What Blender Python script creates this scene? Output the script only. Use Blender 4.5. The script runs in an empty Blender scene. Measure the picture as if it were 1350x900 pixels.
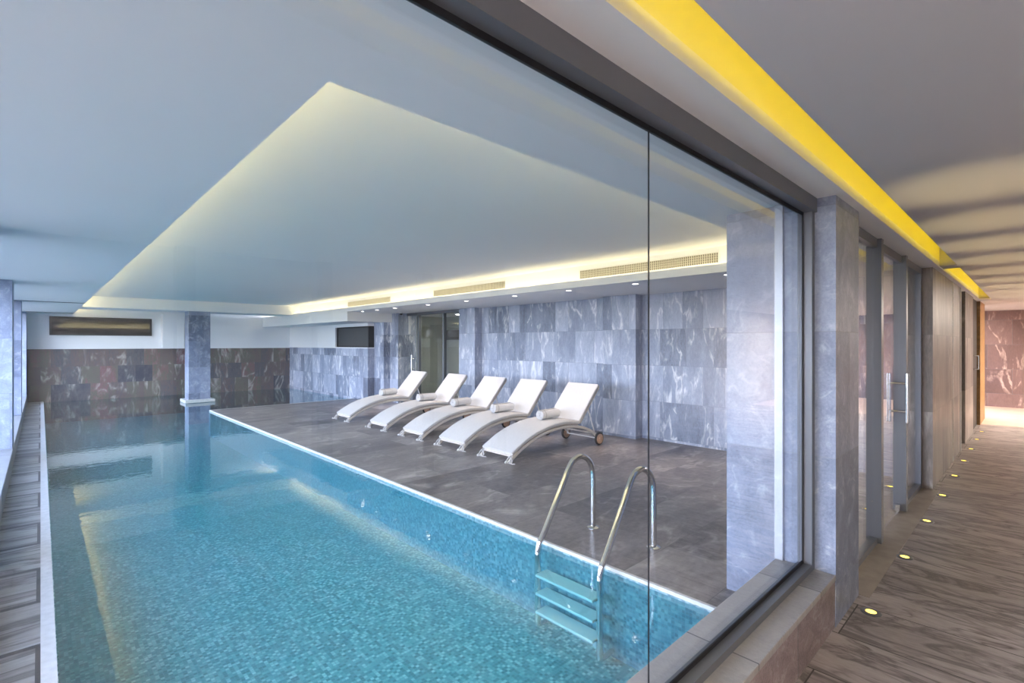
import bpy, bmesh, math, random
from mathutils import Vector, Matrix
random.seed(7)
SC = bpy.context.scene
COL = SC.collection
R = math.radians

# ------------------------------------------------------------------ nodes
def new_mat(name):
    m = bpy.data.materials.new(name); m.use_nodes = True
    nt = m.node_tree; nt.nodes.clear()
    return m, nt
def N(nt, typ, **kw):
    n = nt.nodes.new(typ)
    for k, v in kw.items():
        if k.startswith('_'):
            setattr(n, k[1:], v)
        else:
            key = k.replace('__', ' ')
            n.inputs[key].default_value = v
    return n
def L(nt, a, b): nt.links.new(a, b)
def math_n(nt, op, a=None, b=None):
    n = nt.nodes.new('ShaderNodeMath'); n.operation = op
    for i, v in enumerate((a, b)):
        if v is None: continue
        if isinstance(v, (int, float)): n.inputs[i].default_value = v
        else: nt.links.new(v, n.inputs[i])
    return n.outputs[0]
def ramp(nt, fac, stops, interp='LINEAR'):
    n = nt.nodes.new('ShaderNodeValToRGB'); cr = n.color_ramp; cr.interpolation = interp
    while len(cr.elements) > 1: cr.elements.remove(cr.elements[-1])
    cr.elements[0].position = stops[0][0]; cr.elements[0].color = (*stops[0][1], 1)
    for p, c in stops[1:]:
        e = cr.elements.new(p); e.color = (*c, 1)
    nt.links.new(fac, n.inputs[0])
    return n.outputs[0]
def mixc(nt, fac, a, b, blend='MIX'):
    n = nt.nodes.new('ShaderNodeMix'); n.data_type = 'RGBA'; n.blend_type = blend
    for i, v in ((0, fac), (6, a), (7, b)):
        if isinstance(v, (int, float)): n.inputs[i].default_value = v
        elif isinstance(v, tuple): n.inputs[i].default_value = (*v, 1)
        else: nt.links.new(v, n.inputs[i])
    return n.outputs[2]
def out(nt, sh):
    o = nt.nodes.new('ShaderNodeOutputMaterial'); nt.links.new(sh, o.inputs[0]); return o

def plain(name, col, rough=0.5, metal=0.0, spec=0.5, noise=0.0, nscale=6.0, bump=0.0):
    m, nt = new_mat(name)
    b = N(nt, 'ShaderNodeBsdfPrincipled', Roughness=rough, Metallic=metal)
    b.inputs['Specular IOR Level'].default_value = spec
    if noise or bump:
        g = nt.nodes.new('ShaderNodeNewGeometry')
        no = N(nt, 'ShaderNodeTexNoise', Scale=nscale, Detail=4.0)
        L(nt, g.outputs['Position'], no.inputs['Vector'])
        lo = tuple(c * (1 - noise) for c in col); hi = tuple(min(1, c * (1 + noise)) for c in col)
        L(nt, ramp(nt, no.outputs[0], [(0.3, lo), (0.7, hi)]), b.inputs['Base Color'])
        if bump:
            bp = N(nt, 'ShaderNodeBump', Strength=bump, Distance=0.004)
            L(nt, no.outputs[0], bp.inputs['Height']); L(nt, bp.outputs[0], b.inputs['Normal'])
    else:
        b.inputs['Base Color'].default_value = (*col, 1)
    out(nt, b.outputs[0])
    return m

def stone(name, mode, palette, bw, rh, vein=(0.6, 0.62, 0.66), vein_amt=0.6, rough=0.4,
          stretch=(1.0, 0.35), nscale=3.0, mortar=(0.12, 0.12, 0.13), msize=0.004, off=0.5,
          bump=0.25, squash=1.0, dark=0.0, vfreq=1.3, hrow=None, tile=0.55):
    """natural stone laid in tiles; mode 'wall' uses (x+y, z), 'xy'/'yx' are floors."""
    m, nt = new_mat(name)
    g = nt.nodes.new('ShaderNodeNewGeometry')
    sp = nt.nodes.new('ShaderNodeSeparateXYZ'); L(nt, g.outputs['Position'], sp.inputs[0])
    X, Y, Z = sp.outputs
    cb = nt.nodes.new('ShaderNodeCombineXYZ')
    if mode == 'wall':
        u = math_n(nt, 'ADD', X, Y); v = Z
    elif mode == 'xy': u, v = X, Y
    else: u, v = Y, X
    L(nt, u, cb.inputs[0]); L(nt, math_n(nt, 'ADD', v, 10.0 + (hrow or 0)), cb.inputs[1])
    br = N(nt, 'ShaderNodeTexBrick', Scale=1.0, Color1=(0, 0, 0, 1), Color2=(1, 1, 1, 1), Mortar=(0.5, 0.5, 0.5, 1))
    br.inputs['Mortar Size'].default_value = msize; br.inputs['Brick Width'].default_value = bw
    br.inputs['Row Height'].default_value = rh; br.inputs['Mortar Smooth'].default_value = 0.0
    br.offset = off; br.squash = squash; br.squash_frequency = 2
    L(nt, cb.outputs[0], br.inputs['Vector'])
    rnd = nt.nodes.new('ShaderNodeSeparateColor'); L(nt, br.outputs['Color'], rnd.inputs[0]); rnd = rnd.outputs[0]
    # each tile gets its own piece of rock
    mp = nt.nodes.new('ShaderNodeCombineXYZ')
    L(nt, math_n(nt, 'MULTIPLY', u, stretch[0]), mp.inputs[0])
    L(nt, math_n(nt, 'MULTIPLY', v, stretch[1]), mp.inputs[1])
    L(nt, math_n(nt, 'MULTIPLY', rnd, 37.0), mp.inputs[2])
    n1 = N(nt, 'ShaderNodeTexNoise', Scale=nscale, Detail=8.0, Roughness=0.62, Distortion=0.9)
    L(nt, mp.outputs[0], n1.inputs['Vector'])
    n2 = N(nt, 'ShaderNodeTexNoise', Scale=nscale * vfreq * 0.7, Detail=4.0, Roughness=0.5, Distortion=1.2)
    L(nt, mp.outputs[0], n2.inputs['Vector'])
    n3 = N(nt, 'ShaderNodeTexNoise', Scale=nscale * 12, Detail=4.0, Roughness=0.7)
    L(nt, mp.outputs[0], n3.inputs['Vector'])
    k = len(palette)
    # tile tone + cloud tone
    f = math_n(nt, 'ADD', math_n(nt, 'ADD', math_n(nt, 'MULTIPLY', rnd, tile), (0.55 - tile) / 2), math_n(nt, 'MULTIPLY', n1.outputs[0], 0.75))
    f = math_n(nt, 'ADD', f, math_n(nt, 'MULTIPLY', n3.outputs[0], 0.5))
    f = math_n(nt, 'SUBTRACT', f, 0.45)
    base = ramp(nt, f, [(0.1 + 0.8 * i / (k - 1), c) for i, c in enumerate(palette)])
    # veins: thin ridges where the noise crosses its middle
    rd = math_n(nt, 'ABSOLUTE', math_n(nt, 'SUBTRACT', n2.outputs[0], 0.5))
    vm = ramp(nt, rd, [(0.0, (1, 1, 1)), (0.018, (0.55,) * 3), (0.05, (0, 0, 0))])
    gate = ramp(nt, n1.outputs[0], [(0.47, (0, 0, 0)), (0.60, (1, 1, 1))])
    vf = math_n(nt, 'MULTIPLY', math_n(nt, 'MULTIPLY', vm, gate), vein_amt)
    colr = mixc(nt, vf, base, vein)
    if dark:
        dm = ramp(nt, math_n(nt, 'ABSOLUTE', math_n(nt, 'SUBTRACT', n1.outputs[0], 0.46)), [(0.0, (1, 1, 1)), (0.05, (0, 0, 0))])
        colr = mixc(nt, math_n(nt, 'MULTIPLY', dm, dark), colr, tuple(c * 0.3 for c in palette[0]))
    colr = mixc(nt, br.outputs['Fac'], colr, mortar)
    b = N(nt, 'ShaderNodeBsdfPrincipled', Roughness=rough)
    b.inputs['Specular IOR Level'].default_value = 0.4
    L(nt, colr, b.inputs['Base Color'])
    if bump:
        hh = math_n(nt, 'SUBTRACT', math_n(nt, 'ADD', n1.outputs[0], math_n(nt, 'MULTIPLY', n3.outputs[0], 0.5)), br.outputs['Fac'])
        bp = N(nt, 'ShaderNodeBump', Strength=bump, Distance=0.01)
        L(nt, hh, bp.inputs['Height']); L(nt, bp.outputs[0], b.inputs['Normal'])
    out(nt, b.outputs[0])
    return m

def mosaic(name):
    m, nt = new_mat(name)
    g = nt.nodes.new('ShaderNodeNewGeometry')
    sp = nt.nodes.new('ShaderNodeSeparateXYZ'); L(nt, g.outputs['Position'], sp.inputs[0])
    nn = nt.nodes.new('ShaderNodeSeparateXYZ'); L(nt, g.outputs['Normal'], nn.inputs[0])
    up = math_n(nt, 'GREATER_THAN', math_n(nt, 'ABSOLUTE', nn.outputs[2]), 0.5)
    dn = math_n(nt, 'SUBTRACT', 1.0, up)
    cb = nt.nodes.new('ShaderNodeCombineXYZ')
    # floor: (x, y); wall: (x + y, z)
    L(nt, math_n(nt, 'ADD', sp.outputs[0], math_n(nt, 'MULTIPLY', sp.outputs[1], dn)), cb.inputs[0])
    L(nt, math_n(nt, 'ADD', math_n(nt, 'ADD', math_n(nt, 'MULTIPLY', sp.outputs[1], up), math_n(nt, 'MULTIPLY', sp.outputs[2], dn)), 20.0), cb.inputs[1])
    br = N(nt, 'ShaderNodeTexBrick', Scale=1.0, Color1=(0, 0, 0, 1), Color2=(1, 1, 1, 1), Mortar=(0.5, 0.5, 0.5, 1))
    br.inputs['Mortar Size'].default_value = 0.0016; br.inputs['Brick Width'].default_value = 0.024
    br.inputs['Row Height'].default_value = 0.024; br.offset = 0.0
    L(nt, cb.outputs[0], br.inputs['Vector'])
    c = ramp(nt, br.outputs['Color'], [(0.0, (0.055, 0.24, 0.265)), (0.35, (0.12, 0.36, 0.39)), (0.7, (0.21, 0.49, 0.52)), (1.0, (0.46, 0.74, 0.75))])
    cw = ramp(nt, br.outputs['Color'], [(0.0, (0.12, 0.21, 0.27)), (0.5, (0.20, 0.31, 0.38)), (1.0, (0.36, 0.48, 0.54))])  # walls greyer blue: reflected light put into the colour of the same tiles
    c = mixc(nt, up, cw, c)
    c = mixc(nt, br.outputs['Fac'], c, (0.2, 0.39, 0.44))
    b = N(nt, 'ShaderNodeBsdfPrincipled', Roughness=0.35); L(nt, c, b.inputs['Base Color'])
    out(nt, b.outputs[0]); return m

def sheet(name, f0, tint, rough=0.0, wave=None, deep=False):
    """clear sheet (glass, water): see-through, with Schlick reflection that is the same from both sides"""
    m, nt = new_mat(name)
    t = N(nt, 'ShaderNodeBsdfTransparent', Color=(*tint, 1))
    gl = N(nt, 'ShaderNodeBsdfGlossy', Color=(1, 1, 1, 1), Roughness=rough)
    lw = N(nt, 'ShaderNodeLayerWeight', Blend=0.5)
    fac = math_n(nt, 'ADD', math_n(nt, 'MULTIPLY', math_n(nt, 'POWER', lw.outputs['Facing'], 5.0), 1 - f0), f0)
    if wave:
        g = nt.nodes.new('ShaderNodeNewGeometry')
        n1 = N(nt, 'ShaderNodeTexNoise', Scale=wave[0], Detail=3.0, Roughness=0.5, Distortion=0.4)
        L(nt, g.outputs['Position'], n1.inputs['Vector'])
        bp = N(nt, 'ShaderNodeBump', Strength=wave[1], Distance=wave[2])
        L(nt, n1.outputs[0], bp.inputs['Height'])
        L(nt, bp.outputs[0], gl.inputs['Normal']); L(nt, bp.outputs[0], lw.inputs['Normal'])
    if deep:   # Beer-Lambert: the slant path through the water absorbs more
        cs = math_n(nt, 'MAXIMUM', math_n(nt, 'SUBTRACT', 1.0, lw.outputs['Facing']), 0.11)
        cc = nt.nodes.new('ShaderNodeCombineColor')
        for i in range(3): L(nt, math_n(nt, 'POWER', tint[i], math_n(nt, 'DIVIDE', 1.0, cs)), cc.inputs[i])
        L(nt, cc.outputs[0], t.inputs[0])
    mx = nt.nodes.new('ShaderNodeMixShader')
    L(nt, fac, mx.inputs[0]); L(nt, t.outputs[0], mx.inputs[1]); L(nt, gl.outputs[0], mx.inputs[2])
    out(nt, mx.outputs[0]); return m

def glow(name, col, strength):
    m, nt = new_mat(name)
    e = N(nt, 'ShaderNodeEmission', Color=(*col, 1), Strength=strength)
    out(nt, e.outputs[0]); return m

# ------------------------------------------------------------------ materials
BLUESTONE = [(0.13, 0.15, 0.21), (0.22, 0.26, 0.35), (0.32, 0.36, 0.47), (0.44, 0.48, 0.59), (0.55, 0.58, 0.68)]
M = {}
M['wallstone'] = stone('blue grey quartzite tiles', 'wall', BLUESTONE, 0.45, 0.60, vein=(0.85, 0.85, 0.86), vein_amt=0.9, hrow=0.16, squash=0.75, mortar=(0.20, 0.22, 0.28), msize=0.002, nscale=2.2, stretch=(1.9, 0.55))
M['pierstone'] = stone('blue grey quartzite slabs', 'wall', [(0.12, 0.145, 0.21), (0.19, 0.225, 0.315), (0.26, 0.30, 0.41), (0.34, 0.385, 0.50), (0.44, 0.48, 0.58)], 0.62, 0.72, vein=(0.65, 0.68, 0.73), vein_amt=0.35, hrow=-0.15, bump=0.7, nscale=6.0, stretch=(1.0, 0.8), mortar=(0.24, 0.27, 0.33), msize=0.002)
M['corrstone'] = stone('taupe quartzite slabs', 'wall', [(0.11, 0.092, 0.083), (0.20, 0.17, 0.155), (0.30, 0.26, 0.235), (0.40, 0.355, 0.32)], 0.6, 0.85, vein=(0.6, 0.55, 0.5), vein_amt=0.5, stretch=(1.6, 0.3), hrow=0.2, mortar=(0.17, 0.15, 0.14), msize=0.002)
M['farstone'] = stone('dark mixed slate tiles', 'wall', [(0.035, 0.04, 0.06), (0.075, 0.08, 0.095), (0.12, 0.085, 0.085), (0.11, 0.11, 0.085), (0.18, 0.085, 0.095), (0.2, 0.19, 0.2)], 0.42, 0.50, vein=(0.5, 0.5, 0.47), vein_amt=0.6, hrow=0.05, mortar=(0.08, 0.08, 0.08), msize=0.002, nscale=2.2)
M['lobbystone'] = stone('reddish brown marble tiles', 'wall', [(0.085, 0.05, 0.046), (0.135, 0.08, 0.072), (0.19, 0.12, 0.11)], 0.9, 0.62, vein=(0.6, 0.45, 0.40), vein_amt=0.6, hrow=0.2, msize=0.002)
M['deck'] = stone('grey brown slate paving', 'xy', [(0.05, 0.046, 0.052), (0.115, 0.103, 0.107), (0.20, 0.178, 0.174), (0.31, 0.277, 0.262), (0.47, 0.425, 0.40)], 1.2, 0.6, vein=(0.55, 0.51, 0.48), vein_amt=0.5, rough=0.34, stretch=(0.55, 1.0), nscale=1.7, mortar=(0.10, 0.095, 0.095), msize=0.0025, bump=0.2, vfreq=1.6, tile=0.3)
M['corrfloor'] = stone('striped taupe stone planks', 'yx', [(0.15, 0.128, 0.12), (0.30, 0.262, 0.25), (0.43, 0.382, 0.368), (0.55, 0.497, 0.478)], 1.5, 0.44, vein=(0.075, 0.055, 0.045), vein_amt=0.95, rough=0.4, stretch=(0.55, 1.9), nscale=1.9, mortar=(0.05, 0.042, 0.038), msize=0.0035, dark=0.7, bump=0.35, vfreq=1.6, tile=0.15)
M['strip'] = stone('striped pale stone planks', 'xy', [(0.17, 0.165, 0.15), (0.36, 0.355, 0.325), (0.46, 0.455, 0.42)], 3.0, 0.62, vein_amt=0.3, rough=0.35, stretch=(0.35, 2.5), nscale=1.8, mortar=(0.03, 0.03, 0.028), msize=0.02, dark=0.8, bump=0.15)
M['sill'] = stone('rough grey sill stone', 'xy', [(0.20, 0.195, 0.195), (0.31, 0.30, 0.295), (0.41, 0.39, 0.385)], 0.85, 3.0, vein=(0.4, 0.4, 0.4), vein_amt=0.35, stretch=(1.0, 0.6), nscale=4.5, bump=0.8, hrow=2.2)
M['sillface'] = stone('rough reddish split stone', 'wall', [(0.16, 0.12, 0.12), (0.28, 0.215, 0.215), (0.38, 0.295, 0.27), (0.46, 0.38, 0.33)], 0.85, 3.0, vein_amt=0.25, stretch=(1.0, 1.2), nscale=6.0, bump=1.0, hrow=1.2)
M['paint'] = plain('white plaster paint', (0.80, 0.80, 0.81), 0.75, noise=0.015, nscale=1.2)
M['ceil'] = plain('white ceiling paint', (0.88, 0.88, 0.88), 0.6, noise=0.015, nscale=0.8)
M['corrceil'] = plain('grey ceiling paint', (0.56, 0.55, 0.56), 0.45, noise=0.02, nscale=0.8)
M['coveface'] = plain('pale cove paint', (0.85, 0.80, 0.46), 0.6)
M['frame'] = plain('dark grey anodised frame', (0.13, 0.137, 0.155), 0.38, metal=0.3)
M['seal'] = plain('black rubber seal', (0.008, 0.008, 0.01), 0.6)
M['alu'] = plain('brushed aluminium', (0.42, 0.43, 0.46), 0.45, metal=0.6)
M['steel'] = plain('polished stainless steel', (0.72, 0.72, 0.72), 0.12, metal=1.0)
M['mosaic'] = mosaic('turquoise glass mosaic')
M['glass'] = sheet('clear float glass', 0.045, (0.965, 0.972, 0.982))
M['water'] = sheet('still pool water', 0.03, (0.75, 0.925, 0.94), 0.0, wave=(7.0, 0.05, 0.02), deep=True)
M['ledge'] = plain('grey ledge stone', (0.28, 0.285, 0.29), 0.5, noise=0.1, nscale=12)
M['threshold'] = plain('taupe threshold stone', (0.30, 0.255, 0.21), 0.45, noise=0.15, nscale=9)
M['dulldark'] = plain('dull dark glass', (0.045, 0.047, 0.05), 0.5)
M['coping'] = plain('pale coping stone', (0.62, 0.62, 0.60), 0.4, noise=0.1, nscale=20)
M['cushion'] = plain('off white canvas', (0.55, 0.53, 0.52), 0.85, noise=0.03, nscale=30, bump=0.15)
M['piping'] = plain('beige piping', (0.45, 0.41, 0.37), 0.8)
M['wicker'] = plain('cream woven frame', (0.62, 0.56, 0.50), 0.6, noise=0.25, nscale=120, bump=0.6)
M['whitemetal'] = plain('white enamel', (0.78, 0.77, 0.76), 0.4)
M['tyre'] = plain('black rubber tyre', (0.02, 0.018, 0.017), 0.6)
M['hub'] = plain('brown wooden wheel', (0.50, 0.32, 0.22), 0.5, noise=0.2, nscale=40)
M['terry'] = plain('white terry towel', (0.72, 0.70, 0.69), 0.95, noise=0.03, nscale=90, bump=0.5)
M['darkglass'] = plain('dark clerestory glass', (0.012, 0.013, 0.014), 0.03, spec=0.45)
M['black'] = plain('black door paint', (0.012, 0.011, 0.010), 0.5)
M['wood'] = plain('honey wood jamb', (0.24, 0.13, 0.045), 0.5, noise=0.25, nscale=14)
M['grille'] = plain('beige grille metal', (0.62, 0.59, 0.50), 0.5)
M['grilledark'] = plain('grille cavity', (0.13, 0.12, 0.10), 0.8)
M['room'] = plain('grey green plaster', (0.42, 0.44, 0.38), 0.8, noise=0.05, nscale=2)
M['roomband'] = plain('dark brown band', (0.09, 0.08, 0.06), 0.6)
M['plasticwhite'] = plain('white plastic', (0.8, 0.8, 0.8), 0.4)
M['led_yellow'] = glow('yellow led', (1.0, 0.74, 0.01), 6.0)
M['led_warm'] = glow('warm led', (1.0, 0.84, 0.48), 7.0)
M['led_soft'] = glow('soft warm led', (1.0, 0.84, 0.40), 15.0)
M['lens_warm'] = glow('warm lamp lens', (1.0, 0.72, 0.10), 2.2)
M['lens_white'] = glow('white lamp lens', (1.0, 0.93, 0.85), 4.0)
M['fill_lobby'] = glow('lobby fill diffuser', (1.0, 0.84, 0.70), 20.0)  # for the unseen lamp added in the lobby
M['lamp_side'] = glow('side room lamp diffuser', (1.0, 0.97, 0.80), 14.0)
M['lens_down'] = glow('downlight lens', (1.0, 0.93, 0.86), 5.0)
M['fill_panel'] = glow('lamp diffuser', (1.0, 0.88, 0.76), 72.0)  # glow of the unseen lamps added to brighten the corridor

# ------------------------------------------------------------------ mesh tools
class MB:
    def __init__(s): s.bm = bmesh.new()
    def box(s, x0, x1, y0, y1, z0, z1, bev=0.0, seg=2):
        r = bmesh.ops.create_cube(s.bm, size=1.0)
        vs = r['verts']
        for v in vs:
            v.co = Vector(((x0 + x1) / 2 + v.co.x * (x1 - x0), (y0 + y1) / 2 + v.co.y * (y1 - y0), (z0 + z1) / 2 + v.co.z * (z1 - z0)))
        if bev:
            es = list({e for v in vs for e in v.link_edges})
            bmesh.ops.bevel(s.bm, geom=es, offset=bev, segments=seg, profile=0.5, affect='EDGES')
        return s
    def tube(s, pts, r, seg=12, closed=False, cap=True):
        pts = [Vector(p) for p in pts]; n = len(pts); rings = []
        up = None
        for i, p in enumerate(pts):
            if closed: t = (pts[(i + 1) % n] - pts[i - 1])
            else: t = pts[min(i + 1, n - 1)] - pts[max(i - 1, 0)]
            t.normalize()
            if up is None:
                up = Vector((0, 0, 1)) if abs(t.z) < 0.9 else Vector((1, 0, 0))
            up = (up - t * up.dot(t)).normalized(); w = t.cross(up)
            rr = r[i] if isinstance(r, (list, tuple)) else r
            rings.append([s.bm.verts.new(p + (up * math.cos(a) + w * math.sin(a)) * rr) for a in [2 * math.pi * k / seg for k in range(seg)]])
        m = n if closed else n - 1
        for i in range(m):
            a, b = rings[i], rings[(i + 1) % n]
            for k in range(seg):
                s.bm.faces.new((a[k], a[(k + 1) % seg], b[(k + 1) % seg], b[k]))
        if cap and not closed:
            s.bm.faces.new(list(reversed(rings[0]))); s.bm.faces.new(rings[-1])
        return s
    def lathe(s, prof, origin=(0, 0, 0), axis='z', seg=28, cap=True):
        o = Vector(origin); rings = []
        for r, h in prof:
            ring = []
            for k in range(seg):
                a = 2 * math.pi * k / seg; c, d = r * math.cos(a), r * math.sin(a)
                v = {'z': Vector((c, d, h)), 'y': Vector((c, h, d)), 'x': Vector((h, c, d))}[axis]
                ring.append(s.bm.verts.new(o + v))
            rings.append(ring)
        for a, b in zip(rings, rings[1:]):
            for k in range(seg): s.bm.faces.new((a[k], a[(k + 1) % seg], b[(k + 1) % seg], b[k]))
        if cap: s.bm.faces.new(list(reversed(rings[0]))); s.bm.faces.new(rings[-1])
        return s
    def strip(s, path, width, th, rad=0.015, y0=0.0):
        """pad: rounded-rectangle section swept along a path in x-z (path = top surface), width along y"""
        P = [Vector((p[0], 0, p[1])) for p in path]; rings = []
        def sect():
            pts = []; hw = width / 2
            for cx, cz, a0 in ((hw - rad, -rad, 0), (-hw + rad, -rad, 90), (-hw + rad, -th + rad, 180), (hw - rad, -th + rad, 270)):
                for k in range(4):
                    a = R(a0 + 30 * k); pts.append((cx + rad * math.cos(a), cz + rad * math.sin(a)))
            return pts
        S = sect()
        for i, p in enumerate(P):
            t = (P[min(i + 1, len(P) - 1)] - P[max(i - 1, 0)]).normalized()
            nrm = Vector((-t.z, 0, t.x))
            rings.append([s.bm.verts.new(p + Vector((0, y0 + a, 0)) + nrm * b) for a, b in S])
        k = len(S)
        for a, b in zip(rings, rings[1:]):
            for j in range(k): s.bm.faces.new((a[j], a[(j + 1) % k], b[(j + 1) % k], b[j]))
        s.bm.faces.new(rings[0]); s.bm.faces.new(list(reversed(rings[-1])))
        return s
    def build(s, name, mat, parent=None, smooth=False, origin=None):
        bmesh.ops.recalc_face_normals(s.bm, faces=s.bm.faces)
        me = bpy.data.meshes.new(name)
        if origin is not None: bmesh.ops.translate(s.bm, verts=s.bm.verts, vec=-Vector(origin))
        s.bm.to_mesh(me); s.bm.free()
        mats = mat if isinstance(mat, (list, tuple)) else [mat]
        for m in mats: me.materials.append(m)
        if smooth:
            for p in me.polygons: p.use_smooth = True
            try: me.set_sharp_from_angle(angle=R(40))
            except Exception: pass
        o = bpy.data.objects.new(name, me); COL.objects.link(o)
        if parent is not None: o.parent = parent
        if origin is not None: o.location = origin
        return o

def box(name, mat, b, parent=None, bev=0.0):
    return MB().box(*b, bev=bev).build(name, mat, parent)
def tag(o, label=None, cat=None, group=None, kind=None):
    if label: o['label'] = label
    if cat: o['category'] = cat
    if group: o['group'] = group
    if kind: o['kind'] = kind
    return o
def empty(name, loc=(0, 0, 0), rz=0.0):
    o = bpy.data.objects.new(name, None); COL.objects.link(o)
    o.location = loc; o.rotation_euler = (0, 0, rz); o.empty_display_size = 0.2
    return o
def struct(name, mat, boxes, label, cat, bev=0.0):
    mb = MB()
    for b in boxes: mb.box(*b, bev=bev)
    o = mb.build(name, mat)
    return tag(o, label, cat, kind='structure')
def copy_tree(o, parent=None):
    c = o.copy(); COL.objects.link(c)
    if parent is not None: c.parent = parent
    for ch in list(o.children): copy_tree(ch, c)
    return c
def smooth_path(ctrl, per=6):
    P = [Vector(p) for p in ctrl]; P = [P[0] * 2 - P[1]] + P + [P[-1] * 2 - P[-2]]; res = []
    for i in range(1, len(P) - 2):
        a, b, c, d = P[i - 1:i + 3]
        for k in range(per):
            t = k / per
            res.append(0.5 * ((2 * b) + (c - a) * t + (2 * a - 5 * b + 4 * c - d) * t * t + (3 * b - a - 3 * c + d) * t ** 3))
    res.append(P[-2]); return res

# ------------------------------------------------------------------ dimensions (metres; camera stands at x=0, y=0)
ZC = 2.44          # main ceiling
ZU = 2.78          # raised ceiling inside the recess
YG = 0.937         # glass plane
YW = 0.776         # corridor face of the wall
YF = 18.9          # far wall
WZ = -0.03         # water level
PD = -0.62         # pool floor

# ------------------------------------------------------------------ floors
struct('floor_corridor', M['corrfloor'], [(-4.2, 18.2, -3.4, 0.95, -0.12, 0.0)], 'striped taupe stone plank floor of the corridor', 'floor')
struct('floor_deck', M['deck'], [(2.97, 9.6, 0.95, 13.7, -0.70, 0.0)], 'grey brown slate deck beside the pool under the loungers', 'floor')
struct('floor_pool_edge', M['strip'], [(-0.27, 0.03, 0.95, YF, -0.70, 0.0)], 'narrow striped stone walkway along the left edge of the pool', 'floor')
struct('trim_left_coping', M['coping'], [(0.0, 0.06, 1.09, YF, -0.70, 0.004)], 'pale coping along the left edge of the pool', 'trim')
struct('trim_right_coping', M['coping'], [(2.95, 2.975, 1.09, 13.70, -0.70, 0.004), (2.95, 6.65, 13.69, 13.715, -0.70, 0.004)], 'thin pale lip along the deck edge of the pool', 'trim')
pool = MB()
pool.box(0.0, 6.9, 1.0, YF + 0.1, PD - 0.1, PD)
pool.box(0.055, 0.065, 1.09, YF, PD, WZ + 0.01)
pool.box(2.945, 2.955, 1.09, 13.70, PD, WZ + 0.01)
pool.box(2.945, 6.65, 13.70, 13.72, PD, WZ + 0.01)
pool.box(0.0, 3.2, 1.05, 1.09, PD, 0.0)
o = pool.build('pool_basin', M['mosaic']); tag(o, 'turquoise mosaic basin of the indoor pool', 'pool', kind='structure')
w = MB()
def quad(mb, pts):
    vs = [mb.bm.verts.new(p) for p in pts]; mb.bm.faces.new(vs)
# L-shaped water surface
quad(w, [(0.06, 1.09, WZ), (2.95, 1.09, WZ), (2.95, 13.7, WZ), (0.06, 13.7, WZ)])
quad(w, [(0.06, 13.7, WZ), (6.65, 13.7, WZ), (6.65, YF, WZ), (0.06, YF, WZ)])
o = w.build('pool_water', M['water']); tag(o, 'still turquoise water filling the long indoor pool', 'water', kind='stuff')

# ------------------------------------------------------------------ pool hall walls
struct('wall_back', M['farstone'], [(-1.3, 7.2, YF, YF + 0.2, -0.7, 1.45)], 'dark mixed slate wall at the far end of the pool', 'wall')
struct('wall_back_upper', M['paint'], [(-1.3, 0.177, YF, YF + 0.2, 1.47, 2.85), (2.505, 7.2, YF, YF + 0.2, 1.47, 2.85), (0.177, 2.505, YF, YF + 0.2, 1.47, 1.84), (0.177, 2.505, YF, YF + 0.2, 2.37, 2.85),
       (2.74, 3.30, 18.55, YF, 1.45, 2.52)], 'white plaster band with a clerestory above the far slate wall', 'wall')
struct('trim_back_ledge', M['paint'], [(-1.3, 6.65, YF - 0.03, YF + 0.1, 1.45, 1.475)], 'thin white ledge on top of the far slate wall', 'trim')
w1 = empty('window_2', (1.34, YF, 1.84)); tag(w1, 'dark framed clerestory window high in the far white wall', 'window', kind='structure')
f = MB()
x0, x1, z0, z1 = 0.177 - 1.34, 2.505 - 1.34, 0.0, 0.53
f.box(x0, x1, -0.03, 0.06, z0, z0 + 0.045).box(x0, x1, -0.03, 0.06, z1 - 0.045, z1).box(x0, x0 + 0.045, -0.03, 0.06, z0 + .045, z1 - .045).box(x1 - 0.045, x1, -0.03, 0.06, z0 + .045, z1 - .045)
f.build('window_frame', M['seal'], w1)
box('glass_pane', M['darkglass'], (x0 + .045, x1 - .045, 0.02, 0.035, z0 + .045, z1 - .045), w1)
# right wall of the back basin
XR = 6.65
struct('wall_right_basin', M['wallstone'], [(XR, 7.6, 12.87, YF, -0.7, 1.47)], 'blue grey stone wall on the right of the far basin', 'wall')
struct('wall_right_upper', M['paint'], [(XR, 7.6, 15.0, YF, 1.49, 2.43), (XR, 7.6, 12.87, 15.0, 2.10, 2.43)], 'white plaster above the stone wall of the far basin', 'wall')
struct('trim_basin_ledge', M['paint'], [(XR - 0.03, 7.6, 12.85, YF - 0.03, 1.47, 1.495)], 'thin white ledge on the stone wall of the far basin', 'trim')
w2 = empty('window_3', (XR, 14.0, 1.495)); tag(w2, 'dark window above the stone wall of the far basin', 'window', kind='structure')
MB().box(0.05, 0.10, -1.13, 1.0, 0.0, 0.04).box(0.05, 0.10, -1.13, 1.0, 0.565, 0.605).box(0.05, 0.10, 0.96, 1.0, 0.04, 0.565).box(0.02, 0.25, -1.13, -1.09, 0.0, 0.605).build('window_frame', M['seal'], w2)
box('glass_pane', M['dulldark'], (0.08, 0.095, -1.13, 0.96, 0.04, 0.565), w2)
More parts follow.
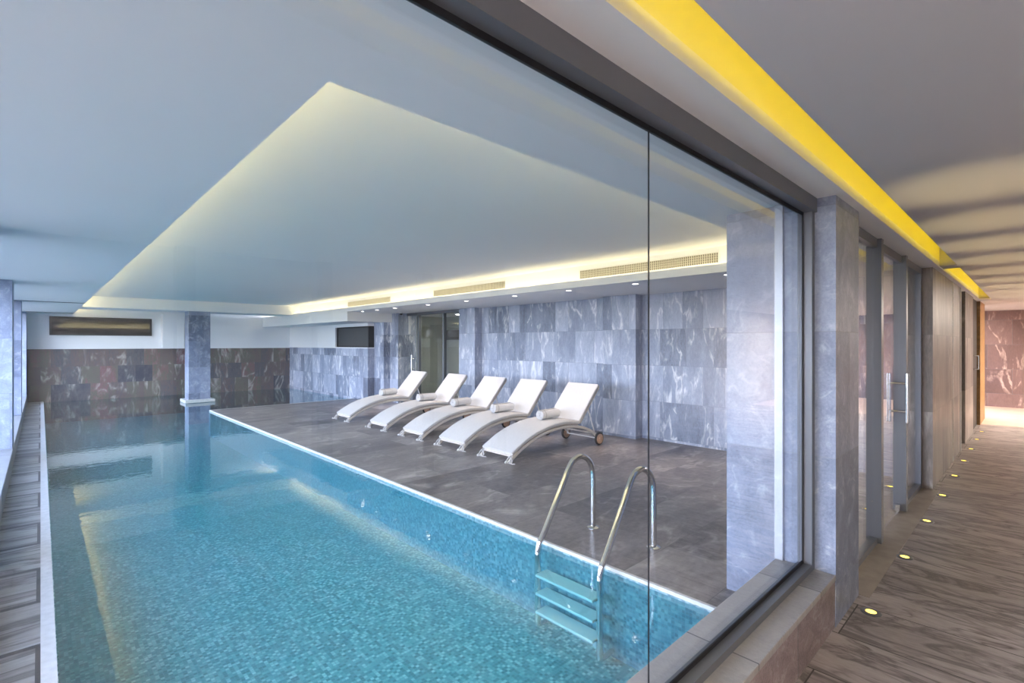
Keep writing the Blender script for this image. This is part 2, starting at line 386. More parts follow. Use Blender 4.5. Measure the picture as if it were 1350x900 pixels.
# deck wall with its pilasters
struct('wall_right', M['wallstone'], [(7.43, 7.7, 0.95, 4.62, 0, ZC), (7.43, 7.7, 4.62, 9.0, 0, ZC)], 'blue grey veined stone wall behind the loungers', 'wall')
def pillar(name, mat, b, label):
    return tag(MB().box(*b).build(name, mat), label, 'pillar', kind='structure')
pillar('stone_pilaster', M['wallstone'], (7.23, 7.43, 4.61, 5.28, 0, 2.43), 'stone pilaster on the deck wall right of the nearest lounger')
pillar('stone_pilaster', M['wallstone'], (7.23, 7.43, 8.86, 9.45, 0, 2.43), 'stone pilaster between the deck wall and the dark framed glass door')
pillar('stone_pilaster', M['wallstone'], (7.02, 7.6, 11.87, 12.32, 0, 2.43), 'narrow stone pilaster left of the glass door behind the farthest lounger')
pillar('stone_pilaster', M['wallstone'], (6.84, 7.6, 12.32, 12.87, 0, 2.43), 'narrow stone pilaster at the corner of the far basin wall')
pillar('pool_pillar', M['pierstone'], (2.95, 3.47, 16.0, 16.5, PD, 2.5), 'square stone pillar standing in the far end of the pool')
struct('trim_pillar_base', M['coping'], [(2.85, 3.57, 15.9, 16.6, -0.028, 0.06)], 'pale stone base ring round the pool pillar at the water', 'trim', bev=0.015)

# room seen through the deck doors
struct('wall_side_room', M['room'], [(9.2, 9.3, 8.5, 12.9, 0, 2.6)], 'grey green wall of the side room seen through the glass door', 'wall')
struct('trim_side_room', M['roomband'], [(9.17, 9.2, 8.5, 12.9, 1.72, 2.02)], 'dark band on the side room wall', 'trim')
struct('wall_side_room_end', M['room'], [(7.7, 9.3, 12.87, 12.95, 0, 2.6), (7.7, 9.3, 8.4, 8.5, 0, 2.6)], 'end walls of the side room behind the glass door', 'wall')
struct('ceiling_side_room', M['paint'], [(7.4, 9.3, 8.4, 12.95, 2.45, 2.5)], 'ceiling of the side room behind the glass door', 'ceiling')
d2 = empty('door_2', (7.33, 10.6, 0)); tag(d2, 'dark framed glass door with a steel bar handle behind the far loungers', 'door', kind='structure')
f = MB()
for y in (-1.15, -0.42, 0.72):
    f.box(-0.04, 0.04, y - 0.035, y + 0.035, 0, 2.36)
f.box(-0.04, 0.04, -1.185, 1.27, 2.36, 2.43)
f.build('door_frame', M['frame'], d2)
box('glass_pane', M['glass'], (-0.006, 0.006, -1.115, -0.455, 0.01, 2.36), d2)
box('glass_pane', M['glass'], (-0.006, 0.006, -0.385, 0.685, 0.01, 2.36), d2)
box('glass_pane', M['glass'], (-0.006, 0.006, 0.755, 1.26, 0.01, 2.36), d2)
MB().tube([(-0.06, 1.0, 0.83), (-0.06, 1.0, 1.30)], 0.016).tube([(-0.06, 1.0, 0.92), (0, 1.0, 0.92)], 0.009).tube([(-0.06, 1.0, 1.2), (0, 1.0, 1.2)], 0.009).build('door_handle', M['steel'], d2, smooth=True)

# ------------------------------------------------------------------ left side: ledge, piers and daylight windows
struct('wall_left_ledge', M['ledge'], [(-1.15, -0.26, 0.95, YF, -0.1, 0.22)], 'low pale stone ledge between the left piers', 'wall', bev=0.006)
PIERS = [(5.0, 5.55), (9.28, 9.85), (13.5, 14.05), (18.1, 18.88)]
words_ = ['stone pier by the left windows nearest the glass wall', 'nearest of the visible stone piers at the left edge', 'middle stone pier along the left windows', 'last stone pier on the left by the far wall']
for (a, b), t in zip(PIERS, words_):
    pillar('stone_pier', M['pierstone'], (-1.1, -0.27, a, b, 0.22, ZC), t)
wl = empty('window_4', (-1.12, 9.0, 0.22)); tag(wl, 'tall daylight windows between the piers on the left', 'window', kind='structure')
f = MB()
ys = [0.98, 5.27, 9.56, 13.77, 18.5]
for y in ys: f.box(-0.04, 0.04, y - 9.03, y - 8.97, 0, 2.22)
for a, b in zip(ys, ys[1:]):
    f.box(-0.03, 0.03, (a + b) / 2 - 9.025, (a + b) / 2 - 8.975, 0.06, 2.16)
f.box(-0.04, 0.04, -8.0, 9.88, 0, 0.06).box(-0.04, 0.04, -8.0, 9.88, 2.16, 2.22)
f.build('window_frame', M['frame'], wl)
box('glass_pane', M['glass'], (-0.005, 0.005, -8.0, 9.88, 0.06, 2.16), wl)

# ------------------------------------------------------------------ pool hall ceiling
TS = 2.52
struct('ceiling_soffit', M['ceil'], [(-1.3, 0.67, 0.90, YF + .1, ZC, TS), (0.67, 5.72, 0.90, 1.56, ZC, TS)], 'low white ceiling around the recess over the pool', 'ceiling')
struct('ceiling_recess', M['ceil'], [(0.15, 7.6, 1.1, YF + .1, ZU, ZU + 0.08), (0.15, 0.22, 1.1, YF, TS, ZU), (0.22, 5.95, 1.1, 1.16, TS, ZU)], 'raised white ceiling inside the glowing recess', 'ceiling')
struct('ceiling_beam', M['ceil'], [(0.67, 5.95, 16.0, 17.0, 2.50, ZU)], 'white beam crossing the far end of the ceiling recess', 'beam')
struct('ceiling_right_soffit', M['ceil'], [(5.95, 9.4, 0.95, YF, 2.43, 2.46), (5.95, 6.0, 1.16, 16.0, 2.46, ZU), (5.72, 5.95, 0.95, YF, 2.43, 2.455), (5.72, 5.76, 1.56, YF, 2.455, 2.53)], 'white soffit with a raised light lip over the deck wall', 'ceiling')
struct('ceiling_box', M['ceil'], [(5.73, 7.2, 12.2, YF, 2.19, 2.43)], 'boxed white bulkhead under the ceiling over the far basin', 'ceiling')
struct('trim_shadow_gap', M['seal'], [(-0.27, 0.67, 13.5, 13.53, ZC - 0.008, ZC + 0.002), (-0.27, 0.67, 18.05, 18.09, ZC - 0.008, ZC + 0.002)], 'thin dark strips standing in for shadow gaps across the low ceiling on the left', 'trim')  # black strips stand in for the shade in narrow ceiling gaps

def led(name, mat, b, label, grp=None):
    return tag(MB().box(*b).build(name, mat), label, 'light strip', grp)
led('led_strip', M['led_warm'], (5.85, 5.87, 1.7, 18.8, 2.456, 2.476), 'warm light strip lying behind the lip over the deck wall')
led('led_strip', M['led_soft'], (0.42, 0.45, 1.3, 18.8, TS + .001, TS + 0.021), 'soft warm light strip on the left edge of the ceiling recess')
led('led_strip', M['led_soft'], (0.55, 5.8, 1.32, 1.35, TS + .001, TS + 0.021), 'soft warm light strip on the near edge of the ceiling recess')

# vents on the bulkhead face
def vent(y0, y1, label):
    zc0, zc1 = 2.585, 2.705
    r = empty('air_vent', (5.95, y0, zc0)); tag(r, label, 'vent', 'air vents along the glowing bulkhead')
    W, H = y1 - y0, zc1 - zc0
    MB().box(-0.012, 0, 0, W, -0.02, 0).box(-0.012, 0, 0, W, H, H + 0.02).box(-0.012, 0, -0.02, 0, -0.02, H + 0.02).box(-0.012, 0, W, W + 0.02, -0.02, H + 0.02).build('vent_frame', M['paint'], r)
    box('vent_cavity', M['grilledark'], (-0.002, -0.0005, 0, W, 0, H), r)
    g = MB(); n = int(W / 0.028)
    for i in range(n + 1):
        y = i * W / n; g.box(-0.010, -0.003, y - 0.005, y + 0.005, 0, H)
    for k in range(1, 4): g.box(-0.008, -0.004, 0, W, H * k / 4 - 0.003, H * k / 4 + 0.003)
    g.build('grille', M['grille'], r)
vent(2.64, 4.76, 'long beige air vent nearest the glass on the bulkhead')
vent(6.44, 8.63, 'middle beige air vent on the glowing bulkhead')
vent(10.4, 12.6, 'farthest beige air vent on the glowing bulkhead')

# downlights in the soffit
def spot(name, loc, target, energy, col, size, blend=0.6, rad=0.03, parent=None):
    l = bpy.data.lights.new(name, 'SPOT'); l.energy = energy; l.color = col; l.spot_size = R(size); l.spot_blend = blend; l.shadow_soft_size = rad
    o = bpy.data.objects.new(name, l); COL.objects.link(o); o.location = loc
    o.rotation_euler = (Vector(target) - Vector(loc)).to_track_quat('-Z', 'Y').to_euler()
    if parent is not None: o.parent = parent
    return o
DL = [2.53, 3.80, 4.99, 6.20, 7.55, 8.85, 10.2, 11.05, 11.8]
dl = empty('downlight', (5.95, DL[0], 2.43))
MB().lathe([(0.042, -0.008), (0.056, -0.008), (0.06, -0.002), (0.06, 0.0), (0.042, 0.0), (0.042, -0.008)], cap=False).build('trim_ring', M['whitemetal'], dl, smooth=True)
MB().lathe([(0.0415, -0.0075), (0.0415, -0.001)]).build('lens', M['lens_down'], dl)
spot('lamp', (0, 0, -0.02), (0.05, 0, -2.4), 52, (1.0, 0.82, 0.70), 64, 0.7, 0.03, dl)
ordw = ['first', 'second', 'third', 'fourth', 'fifth', 'sixth', 'seventh', 'eighth', 'ninth']
for i, y in enumerate(DL):
    o = dl if i == 0 else copy_tree(dl)
    o.location = (5.95, y, 2.43)
    tag(o, 'small round white downlight in the deck soffit, %s from the stone pillar by the glass' % ordw[i], 'downlight', 'downlights in the soffit over the deck')

# ------------------------------------------------------------------ the glass wall
struct('window_sill', [M['sill']], [(-4.0, 3.257, YW, 1.09, 0.262, 0.295)], 'rough grey stone sill carrying the glass wall', 'sill', bev=0.004)
struct('wall_sill', M['sillface'], [(-4.0, 3.257, YW + 0.004, 1.085, 0, 0.262)], 'low reddish stone wall under the glass', 'wall')
pillar('stone_pillar', M['pierstone'], (3.257, 3.782, YW, 1.391, 0, ZC), 'big stone pillar at the right end of the glass wall')
w0 = empty('window_1', (-0.4, YG, 0.295)); tag(w0, 'large two pane glass wall between corridor and pool', 'window', kind='structure')
f = MB(); gx0, gx1 = -3.6, 3.257 + 0.4
f.box(gx0, gx1, -0.068, 0.022, 2.065, 2.145)            # head
f.box(gx0, gx1, -0.055, 0.02, 0.0, 0.035)               # foot
f.box(gx1 - 0.05, gx1, -0.055, 0.02, 0.035, 2.065)      # right post
f.build('window_frame', M['frame'], w0)
f = MB()
f.box(gx0, gx1 - 0.05, -0.012, -0.0062, 2.045, 2.065).box(gx0, gx1 - 0.05, -0.012, -0.0062, 0.035, 0.055).box(gx1 - 0.066, gx1 - 0.05, -0.012, -0.0062, 0.055, 2.045)
f.build('window_seal', M['seal'], w0)
box('glass_pane', M['glass'], (gx0, 1.5500 + 0.4, -0.002, 0.002, 0.035, 2.065), w0)
box('glass_pane', M['glass'], (1.5532 + 0.4, gx1 - 0.05, -0.002, 0.002, 0.035, 2.065), w0)
box('glass_joint', M['seal'], (1.5500 + 0.4, 1.5532 + 0.4, -0.0022, 0.0022, 0.035, 2.065), w0)
struct('trim_pillar_channel', M['alu'], [(3.235, 3.257, 1.045, 1.095, 0.295, ZC)], 'upright aluminium channel on the stone pillar behind the glass', 'trim', bev=0.003)

# ------------------------------------------------------------------ glass entrance beyond the pillar
YD = 0.90
we = empty('window_5', (3.782, YD, 0)); tag(we, 'fixed glass sidelight between the big stone pillar and the glass door', 'window', kind='structure')
MB().box(0.0, 1.07, -0.03, 0.03, 2.37, ZC).box(0.0, 1.07, -0.03, 0.03, 0, 0.05).box(0.0, 0.03, -0.03, 0.03, 0.05, 2.37).build('window_frame', M['frame'], we)
box('glass_pane', M['glass'], (0.03, 1.07, -0.005, 0.005, 0.05, 2.37), we)
d1 = empty('door_1', (4.90, YD, 0)); tag(d1, 'frameless glass door with steel pull bars between two dark posts', 'door', kind='structure')
box('door_post', M['frame'], (-0.04, 0.04, -0.055, 0.05, 0, ZC), d1)
box('door_post', M['frame'], (1.065, 1.145, -0.055, 0.05, 0, ZC), d1)
box('glass_leaf', M['glass'], (0.045, 1.058, -0.005, 0.005, 0.012, 2.36), d1)
box('door_head', M['frame'], (0.04, 1.065, -0.02, 0.02, 2.37, ZC), d1)
for s in (-1, 1):
    MB().tube([(0.985, s * 0.075, 0.86), (0.985, s * 0.075, 1.32)], 0.016, 14).build('pull_handle', M['steel'], d1, smooth=True)
for z in (0.96, 1.225): MB().tube([(0.985, -0.075, z), (0.985, 0.075, z)], 0.010, 12).build('handle_bracket', M['steel'], d1, smooth=True)
MB().box(0.96, 1.02, -0.022, 0.022, 0.012, 0.085, bev=0.004).tube([(0.99, 0, 0.0), (0.99, 0, 0.012)], 0.014).build('floor_lock', M['steel'], d1)
we2 = empty('window_6', (6.045, YD, 0)); tag(we2, 'fixed glass sidelight between the glass door and the corridor wall', 'window', kind='structure')
MB().box(0.0, 1.055, -0.03, 0.03, 2.37, ZC).box(0.0, 1.055, -0.03, 0.03, 0, 0.05).box(1.005, 1.055, -0.03, 0.03, 0.05, 2.37).build('window_frame', M['frame'], we2)
box('glass_pane', M['glass'], (0.0, 1.005, -0.005, 0.005, 0.05, 2.37), we2)

# ------------------------------------------------------------------ corridor walls
struct('wall_corridor', M['corrstone'], [(7.10, 9.0, YW, 1.05, 0, ZC), (9.06, 9.95, YW, 1.05, 0, ZC), (10.75, 12.2, YW, 1.05, 0, ZC), (8.9, 10.3, 1.02, 1.1, 0, ZC)], 'taupe stone corridor wall beyond the glass door', 'wall')
struct('trim_wall_joint', M['coping'], [(9.0, 9.06, YW - 0.004, 1.0, 0, ZC), (9.95, 10.03, YW - 0.01, 1.0, 0, ZC)], 'pale upright strips in the corridor wall', 'trim')
d3 = empty('door_3', (10.39, 0.92, 0)); tag(d3, 'narrow dark recessed door in the corridor wall', 'door', kind='structure')
box('door_leaf', M['roomband'], (-0.36, 0.36, 0, 0.04, 0, ZC), d3)
d4 = empty('door_4', (12.8, 0.80, 0)); tag(d4, 'black corridor door with a small D shaped handle and wooden jamb', 'door', kind='structure')
box('door_leaf', M['black'], (-0.6, 0.62, 0, 0.05, 0, ZC), d4)
box('door_jamb', M['wood'], (0.62, 1.9, -0.05, 0.2, 0, ZC), d4)
MB().tube(smooth_path([(-0.45, 0, 1.14), (-0.45, -0.075, 1.14), (-0.45, -0.085, 1.16), (-0.45, -0.085, 1.36), (-0.45, -0.075, 1.38), (-0.45, 0, 1.38)], 4), 0.011, 10).build('door_handle', M['steel'], d4, smooth=True)
struct('wall_lobby', M['lobbystone'], [(17.6, 17.8, -3.4, 3.0, 0, 2.6)], 'reddish brown marble wall at the end of the corridor', 'wall')
struct('floor_lobby', plain('pinkish lobby stone', (0.58, 0.44, 0.36), 0.3, noise=0.12, nscale=3), [(13.6, 17.6, -3.4, 2.9, 0.0, 0.004)], 'pinkish lobby floor at the end of the corridor', 'floor')
struct('wall_south', plain('grey beige plaster', (0.42, 0.41, 0.40), 0.8, noise=0.03, nscale=2), [(-4.2, 17.8, -3.5, -3.3, 0, ZC)], 'plaster wall on the other side of the corridor', 'wall')
for k_, (a_, b_) in enumerate(((-0.36, -0.2), (0.84, 0.98), (2.04, 2.20), (3.3, 3.46), (4.5, 4.66))):
    pillar('wall_pilaster', M['frame'], (a_, b_, -3.3, -3.15, 0, ZC), ['leftmost', 'second', 'third', 'fourth', 'fifth'][k_] + ' dark pilaster on the plaster wall across the corridor')
struct('wall_west', M['paint'], [(-4.3, -4.1, -3.5, 1.1, 0, ZC)], 'plaster end wall of the corridor behind the camera', 'wall')
struct('wall_lobby_side', M['lobbystone'], [(14.7, 17.6, 2.9, 3.0, 0, ZC)], 'marble side wall of the lobby', 'wall')
struct('ceiling_corridor', M['corrceil'], [(-4.3, 13.0, -3.5, 0.575, ZC, ZC + 0.06)], 'grey corridor ceiling on the right of the glowing slot', 'ceiling')
struct('ceiling_lobby', M['corrceil'], [(13.0, 17.8, -3.5, 3.0, ZC, ZC + 0.06)], 'ceiling of the lobby at the end of the corridor', 'ceiling')
struct('ceiling_corridor_edge', M['ceil'], [(-4.3, 13.0, 0.725, 0.90, ZC, ZC + 0.06), (3.782, 7.7, 0.90, 0.95, ZC, ZC + 0.06), (7.7, 13.0, 0.90, 1.2, ZC, ZC + 0.06)], 'white ceiling strip between the glowing slot and the glass wall', 'ceiling')
SZ = 2.68
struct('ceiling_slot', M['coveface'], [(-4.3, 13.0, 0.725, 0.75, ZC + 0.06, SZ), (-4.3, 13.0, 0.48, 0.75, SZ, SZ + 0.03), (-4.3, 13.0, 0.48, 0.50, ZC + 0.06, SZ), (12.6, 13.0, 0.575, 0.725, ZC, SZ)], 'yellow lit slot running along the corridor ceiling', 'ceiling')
struct('ceiling_slot_divider', M['corrceil'], [(7.15, 7.45, 0.50, 0.725, ZC + 0.01, SZ)], 'short block dividing the glowing ceiling slot', 'ceiling')
led('led_strip', M['led_yellow'], (-4.0, 7.1, 0.501, 0.504, ZC + 0.062, ZC + 0.078), 'yellow light strip in the near length of the corridor ceiling slot')
led('led_strip', M['led_yellow'], (7.5, 12.5, 0.501, 0.504, ZC + 0.062, ZC + 0.078), 'yellow light strip in the far length of the corridor ceiling slot')
struct('trim_threshold', M['threshold'], [(3.79, 7.09, 0.72, 0.95, 0.0, 0.003)], 'pale stone threshold under the glass entrance', 'trim')

# floor uplights
FL = [3.59, 4.70, 5.80, 6.90, 8.03, 9.15, 10.25, 11.35, 12.42]
fl = empty('floor_light', (FL[0], 0.675, 0))
MB().lathe([(0.028, 0.001), (0.028, 0.006), (0.046, 0.006), (0.053, 0.002), (0.053, 0.0005), (0.028, 0.0005), (0.028, 0.001)], cap=False).build('bezel', M['frame'], fl, smooth=True)
MB().lathe([(0.0275, 0.0005), (0.0275, 0.0045), (0.02, 0.0055)]).build('lens', M['lens_warm'], fl, smooth=True)
spot('lamp', (0, 0, 0.03), (0.0, -0.46, 2.4), 60, (1.0, 0.78, 0.36), 26, 1.0, 0.02, fl)
for i, x in enumerate(FL):
    o = fl if i == 0 else copy_tree(fl)
    o.location = (x, 0.675, 0)
    tag(o, 'glowing round light set in the corridor floor, %s from the big stone pillar' % ordw[i], 'floor light', 'floor lights along the corridor wall')

# flat ceiling lamps; those of corridor and lobby are unseen, added to brighten them
def lamp(x, y, sx, sy, label, mat):
    r = empty('ceiling_lamp', (x, y, ZC)); tag(r, label, 'ceiling lamp')
    MB().box(-sx / 2, sx / 2, -sy / 2, sy / 2, -0.05, 0.0, bev=0.008).build('housing', M['whitemetal'], r)
    box('diffuser', M['fill_panel'], (-sx / 2 + .03, sx / 2 - .03, -sy / 2 + .03, sy / 2 - .03, -0.056, -0.0505), r).data.materials[0] = M[mat]
lamp(-2.2, -1.3, 1.6, 0.8, 'unseen flat lamp added to brighten the near end of the corridor', 'fill_panel')
lamp(15.8, 1.7, 1.2, 1.2, 'unseen flat lamp added to brighten the lobby', 'fill_lobby')
lamp(14.0, -1.8, 1.5, 0.9, 'unseen flat lamp added to brighten the far end of the corridor', 'fill_panel')
lamp(8.35, 10.3, 0.5, 1.0, 'flat ceiling lamp of the side room behind the dark framed door', 'lamp_side')

# ------------------------------------------------------------------ loungers
def make_lounger():
    r = empty('sun_lounger')
    W = 0.64
    top = smooth_path([(0.0, 0, 0.135), (0.12, 0, 0.205), (0.30, 0, 0.295), (0.52, 0, 0.372), (0.78, 0, 0.425), (1.02, 0, 0.445), (1.22, 0, 0.440), (1.40, 0, 0.415)], 4)
    pad = MB().strip([(p.x, p.z) for p in top], W, 0.05, 0.016).build('seat_pad', M['cushion'], r, smooth=True)
    def edge(path, y, d):
        return [Vector((p[0], y, p[1] - d)) for p in path]
    sp = [(p.x, p.z) for p in top]
    for s in (-1, 1): MB().tube(edge(sp, s * (W / 2 - 0.002), 0.045), 0.0045, 6).build('piping', M['piping'], pad, smooth=True)
    # backrest pad
    b0, b1 = Vector((1.375, 0, 0.425)), Vector((1.845, 0, 0.955))
    bp = [b0 + (b1 - b0) * (k / 10) for k in range(11)]
    bk = MB().strip([(p.x, p.z) for p in bp], W, 0.05, 0.018).build('back_pad', M['cushion'], r, smooth=True)
    bn = Vector((0.748, 0, -0.663))    # down-right normal of the back
    q = [(p.x + bn.x * 0.048, p.z + bn.z * 0.048) for p in bp]
    for s in (-1, 1): MB().tube([Vector((a, s * (W / 2 - 0.002), c)) for a, c in q], 0.0045, 6).build('piping', M['piping'], bk, smooth=True)
    # arched side rails running to the wheel
    for s in (-1, 1):
        rail = smooth_path([(-0.045, 0, 0.03), (0.02, 0, 0.075), (0.12, 0, 0.14), (0.30, 0, 0.232), (0.52, 0, 0.310), (0.78, 0, 0.362), (1.02, 0, 0.382), (1.22, 0, 0.375), (1.42, 0, 0.345), (1.60, 0, 0.290), (1.74, 0, 0.225), (1.82, 0, 0.170)], 4)
        m = MB().strip([(p.x, p.z) for p in rail], 0.035, 0.045, 0.012, y0=s * (W / 2 - 0.02)).build('side_rail', M['wicker'], r, smooth=True)
    for x, z in ((0.06, 0.085), (0.45, 0.27), (0.95, 0.355), (1.40, 0.325), (1.78, 0.185)):
        MB().tube([(x, -W / 2 + 0.03, z), (x, W / 2 - 0.03, z)], 0.014, 10).build('cross_bar', M['wicker'], r, smooth=True)
    # woven seat deck under the pad
    dk = [(p.x, p.z - 0.052) for p in top]
    MB().strip(dk, W - 0.08, 0.014, 0.004).build('woven_seat', M['wicker'], r, smooth=True)
    # backrest frame behind the pad
    off = bn * 0.066
    f = MB()
    lo, hi = b0 + off, b1 + off - (b1 - b0).normalized() * 0.02
    for s in (-1, 1):
        f.tube([lo + Vector((0, s * (W / 2 - 0.02), 0)), hi + Vector((0, s * (W / 2 - 0.02), 0))], 0.014, 10)
    for k in (0.03, 0.5, 0.98):
        p = lo + (hi - lo) * k; f.tube([p + Vector((0, -W / 2 + 0.02, 0)), p + Vector((0, W / 2 - 0.02, 0))], 0.012, 10)
    f.build('back_frame', M['wicker'], r, smooth=True)
    # struts that hold the back up
    f = lo + (hi - lo) * 0.42
    for s in (-1, 1):
        MB().tube([f + Vector((0.012, s * (W / 2 - 0.035), 0)), Vector((1.80, s * (W / 2 - 0.035), 0.185))], 0.009, 10).build('back_strut', M['whitemetal'], r, smooth=True)
    # wheels
    for s in (-1, 1):
        yy = s * (W / 2 + 0.03)
        wh = MB().lathe([(0.078, -0.018), (0.09, -0.018), (0.098, -0.012), (0.10, 0), (0.098, 0.012), (0.09, 0.018), (0.078, 0.018)], (1.83, yy, 0.10), 'y', 32).build('wheel', M['tyre'], r, smooth=True)
        hb = MB().lathe([(0.0775, -0.021), (0.0775, 0.021)], (1.83, yy, 0.10), 'y', 32)
        hb.lathe([(0.022, -0.034), (0.022, 0.034)], (1.83, yy, 0.10), 'y', 20)
        for k in range(6):
            a = math.pi * k / 3
            hb.tube([(1.83 + 0.02 * math.cos(a), yy, 0.1 + 0.02 * math.sin(a)), (1.83 + 0.066 * math.cos(a), yy, 0.1 + 0.066 * math.sin(a))], 0.026, 8)
        hb.build('wheel_hub', M['hub'], wh, smooth=True)
    MB().tube([(1.83, -W / 2 - 0.03, 0.10), (1.83, W / 2 + 0.03, 0.10)], 0.010, 10).tube([(1.80, -W / 2 + .02, 0.185), (1.83, -W / 2 + .02, 0.10)], 0.014, 10).tube([(1.80, W / 2 - .02, 0.185), (1.83, W / 2 - .02, 0.10)], 0.014, 10).build('axle', M['whitemetal'], r, smooth=True)
    # curled feet and the cushion ties at the foot end
    for s in (-1, 1):
        y = s * (W / 2 - 0.02)
        MB().tube(smooth_path([(0.06, y, 0.09), (0.0, y, 0.045), (-0.05, y, 0.016), (-0.09, y, 0.012), (-0.10, y, 0.02), (-0.085, y, 0.03)], 5), 0.011, 10).build('foot', M['whitemetal'], r, smooth=True)
        MB().tube(smooth_path([(0.02, y, 0.10), (-0.02, y - 0.03, 0.07), (-0.03, y - 0.06, 0.03), (-0.05, y - 0.05, 0.009), (-0.06, y + 0.01, 0.008), (-0.03, y + 0.05, 0.03), (0.0, y + 0.03, 0.08), (-0.03, y - 0.02, 0.05), (-0.07, y - 0.07, 0.012), (-0.04, y - 0.12, 0.008)], 5), 0.0065, 8).build('tie', M['cushion'], r, smooth=True)
    return r

def make_towel():
    r = empty('rolled_towel')
    # spiral section extruded along x, rolled cloth
    mb = MB(); n = 90; th = 0.0065; Lx = 0.36
    rings = []
    for i in range(n + 1):
        a = i / n * 2 * math.pi * 4.2
        rad = 0.012 + 0.058 * i / n
        rings.append((a, rad))
    o_, i_ = [], []
    for x in (0.0, Lx):
        o_.append([mb.bm.verts.new((x + 0.004 * math.sin(3 * a), rad * math.cos(a), rad * math.sin(a) * 0.94 + 0.066)) for a, rad in rings])
        i_.append([mb.bm.verts.new((x + 0.004 * math.sin(3 * a), (rad - th) * math.cos(a), (rad - th) * math.sin(a) * 0.94 + 0.066)) for a, rad in rings])
    for k in range(n):
        mb.bm.faces.new((o_[0][k], o_[0][k + 1], o_[1][k + 1], o_[1][k]))
        mb.bm.faces.new((i_[0][k], i_[1][k], i_[1][k + 1], i_[0][k + 1]))
        for e in (0, 1):
            mb.bm.faces.new((o_[e][k], i_[e][k], i_[e][k + 1], o_[e][k + 1]))
    for k in (0, n):
        mb.bm.faces.new((o_[0][k], o_[1][k], i_[1][k], i_[0][k]))
    mb.build('cloth_roll', M['terry'], r, smooth=True)
    # woven border band near one end
    b = MB(); pts = []
    seg = 40
    rg = []
    for x in (0.045, 0.065):
        rg.append([b.bm.verts.new((x, 0.0712 * math.cos(2 * math.pi * k / seg), 0.0712 * 0.94 * math.sin(2 * math.pi * k / seg) + 0.066)) for k in range(seg)])
    for k in range(seg): b.bm.faces.new((rg[0][k], rg[0][(k + 1) % seg], rg[1][(k + 1) % seg], rg[1][k]))
    b.build('border_band', M['cushion'], r, smooth=True)
    return r

lg = make_lounger(); tw = make_towel()
LY = [5.16, 6.22, 7.32, 8.51, 10.0]
LR = [-1.5, 0.5, -1.0, -0.5, -1.0]
lw_ = ['nearest the steel pool ladder', 'second from the pool ladder', 'in the middle of the row of five', 'fourth from the pool ladder', 'farthest from the glass, nearest the far basin']
for i, y in enumerate(LY):
    o = lg if i == 0 else copy_tree(lg)
    o.location = (4.60, y, 0); o.rotation_euler = (0, 0, R(LR[i]))
    tag(o, 'white cushioned sun lounger with raised back, ' + lw_[i], 'sun lounger', 'row of sun loungers on the deck')
    t = tw if i == 0 else copy_tree(tw)
    t.location = (4.60 + 0.90, y + (0.02 + 0.015 * (i % 3)), 0.440); t.scale = (1.12, 1.15, 1.15); t.rotation_euler = (0, R(-0.6), R(LR[i] + [3, -4, 5, 2, 8][i]))
    tag(t, 'white towel rolled up on the sun lounger ' + lw_[i], 'towel', 'rolled towels on the loungers')

# ------------------------------------------------------------------ pool ladder
pl = empty('pool_ladder', (2.8, 2.365, 0)); tag(pl, 'polished steel ladder with two looped handrails at the pool edge', 'pool ladder')
for s in (-1, 1):
    y = s * 0.295
    arc = [(0.70, 0.0), (0.70, 0.20), (0.70, 0.40)]
    ctrl = [(0.70, y, 0.42), (0.685, y, 0.515), (0.63, y, 0.60), (0.53, y, 0.645), (0.43, y, 0.625), (0.365, y, 0.56), (0.30, y, 0.46)]
    path = [Vector((0.70, y, 0.0)), Vector((0.70, y, 0.2))] + smooth_path(ctrl, 6) + [Vector((0.20, y, 0.31)), Vector((0.09, y, 0.145))] + smooth_path([(0.055, y, 0.095), (0.02, y, 0.045), (0.0, y, -0.02)], 4) + [Vector((0.0, y, -0.2)), Vector((0.0, y, -0.5)), Vector((0.0, y, -0.575))]
    MB().tube(path, 0.024, 18).build('handrail', M['steel'], pl, smooth=True)
    MB().lathe([(0.022, 0.0), (0.055, 0.0), (0.055, 0.004), (0.045, 0.012), (0.022, 0.016)], (0.70, y, 0)).build('flange', M['steel'], pl, smooth=True)
    MB().tube(smooth_path([(0.0, y, -0.555), (0.02, y, -0.58), (0.06, y, -0.585), (0.142, y, -0.575)], 4), 0.017, 12).build('wall_bumper', M['steel'], pl, smooth=True)
for z in (-0.17, -0.31, -0.45):
    MB().box(-0.055, 0.075, -0.272, 0.272, z - 0.012, z + 0.008, bev=0.006).build('step', M['whitemetal'], pl)

# small fittings by the far doors
cam_ = empty('ceiling_camera', (6.95, 11.6, 2.43)); tag(cam_, 'small dark dome camera under the soffit near the far pilaster', 'security camera')
MB().lathe([(0.05, 0.0), (0.05, -0.02), (0.042, -0.025)]).build('camera_base', M['plasticwhite'], cam_, smooth=True)
MB().lathe([(0.04, -0.025), (0.038, -0.045), (0.025, -0.062), (0.004, -0.068)]).build('camera_dome', M['seal'], cam_, smooth=True)
wl_ = empty('wall_bar', (7.36, 11.87, 1.87)); tag(wl_, 'slim white upright wall bar left of the far glass door', 'wall bar')
MB().box(-0.03, 0.03, -0.03, 0.0, 0.0, 0.50, bev=0.006).build('housing', M['plasticwhite'], wl_)
MB().box(-0.022, 0.022, -0.034, -0.0305, 0.02, 0.48, bev=0.001).build('diffuser', M['plasticwhite'], wl_)  # thin front plate of the white bar, plain plastic

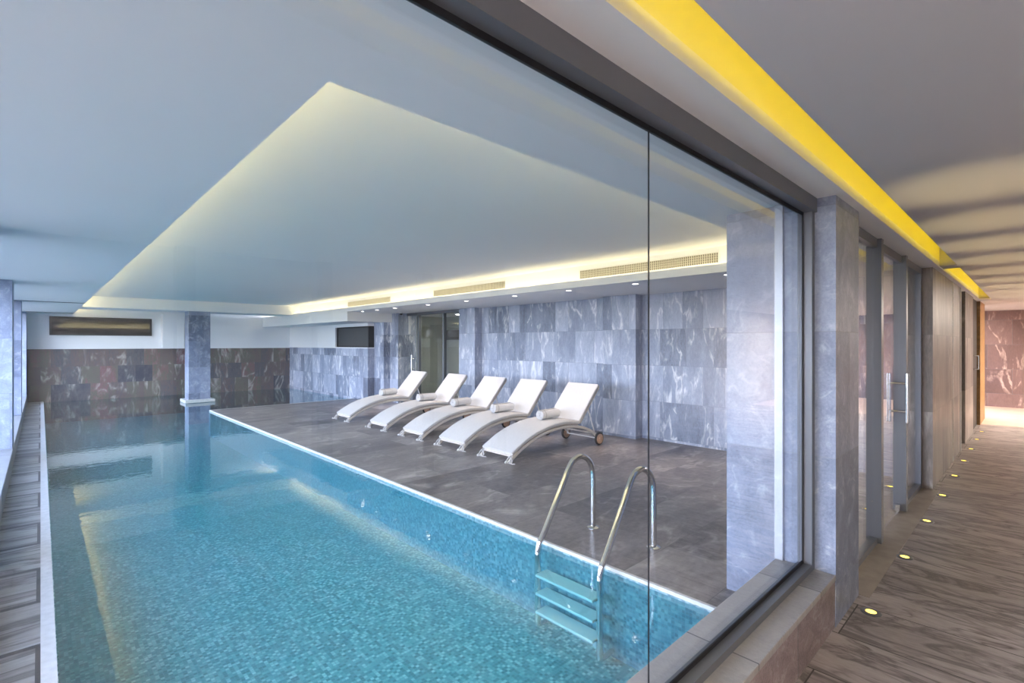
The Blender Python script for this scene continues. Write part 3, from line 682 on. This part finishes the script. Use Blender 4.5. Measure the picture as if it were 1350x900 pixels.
# ------------------------------------------------------------------ daylight
wd = bpy.data.worlds.new('daylight'); SC.world = wd; wd.use_nodes = True
nt = wd.node_tree; bg = nt.nodes['Background']; bg.inputs[1].default_value = 1.0
tc = nt.nodes.new('ShaderNodeTexCoord'); sx = nt.nodes.new('ShaderNodeSeparateXYZ'); L(nt, tc.outputs['Generated'], sx.inputs[0])
sky = ramp(nt, math_n(nt, 'ADD', math_n(nt, 'MULTIPLY', sx.outputs[2], 0.5), 0.5), [(0.0, (0.03, 0.035, 0.04)), (0.47, (0.05, 0.06, 0.07)), (0.505, (0.80, 0.87, 1.0)), (0.62, (0.68, 0.78, 1.0)), (0.8, (0.25, 0.32, 0.5)), (1.0, (0.14, 0.2, 0.34))])
vm_ = nt.nodes.new('ShaderNodeVectorMath'); vm_.operation = 'SCALE'; vm_.inputs['Scale'].default_value = 13.0
L(nt, sky, vm_.inputs[0]); L(nt, vm_.outputs[0], bg.inputs[0])
pt = bpy.data.lights.new('window_portal', 'AREA'); pt.shape = 'RECTANGLE'; pt.size = 17.9; pt.size_y = 2.1; pt.cycles.is_portal = True
po = bpy.data.objects.new('window_portal', pt); COL.objects.link(po); po.location = (-1.17, 9.94, 1.33); po.rotation_euler = (R(90), 0, R(-90))

# ------------------------------------------------------------------ camera
cd = bpy.data.cameras.new('camera'); co = bpy.data.objects.new('camera', cd); COL.objects.link(co)
co.location = (0, 0, 1.6); co.rotation_euler = (R(90), 0, R(46.5 - 90))
cd.sensor_width = 36; cd.lens = 655 * 36 / 1350; cd.shift_y = 3 / 1350; cd.clip_start = 0.02; cd.clip_end = 200
SC.camera = co
SC.view_settings.view_transform = 'Standard'; SC.view_settings.look = 'None'; SC.view_settings.gamma = 1.0
SC.view_settings.use_curve_mapping = False; SC.view_settings.exposure = 1.06
cy = SC.cycles
cy.use_denoising = True; cy.transparent_max_bounces = 24; cy.max_bounces = 12; cy.diffuse_bounces = 6; cy.glossy_bounces = 6
cy.sample_clamp_indirect = 6.0; cy.caustics_reflective = False; cy.caustics_refractive = False
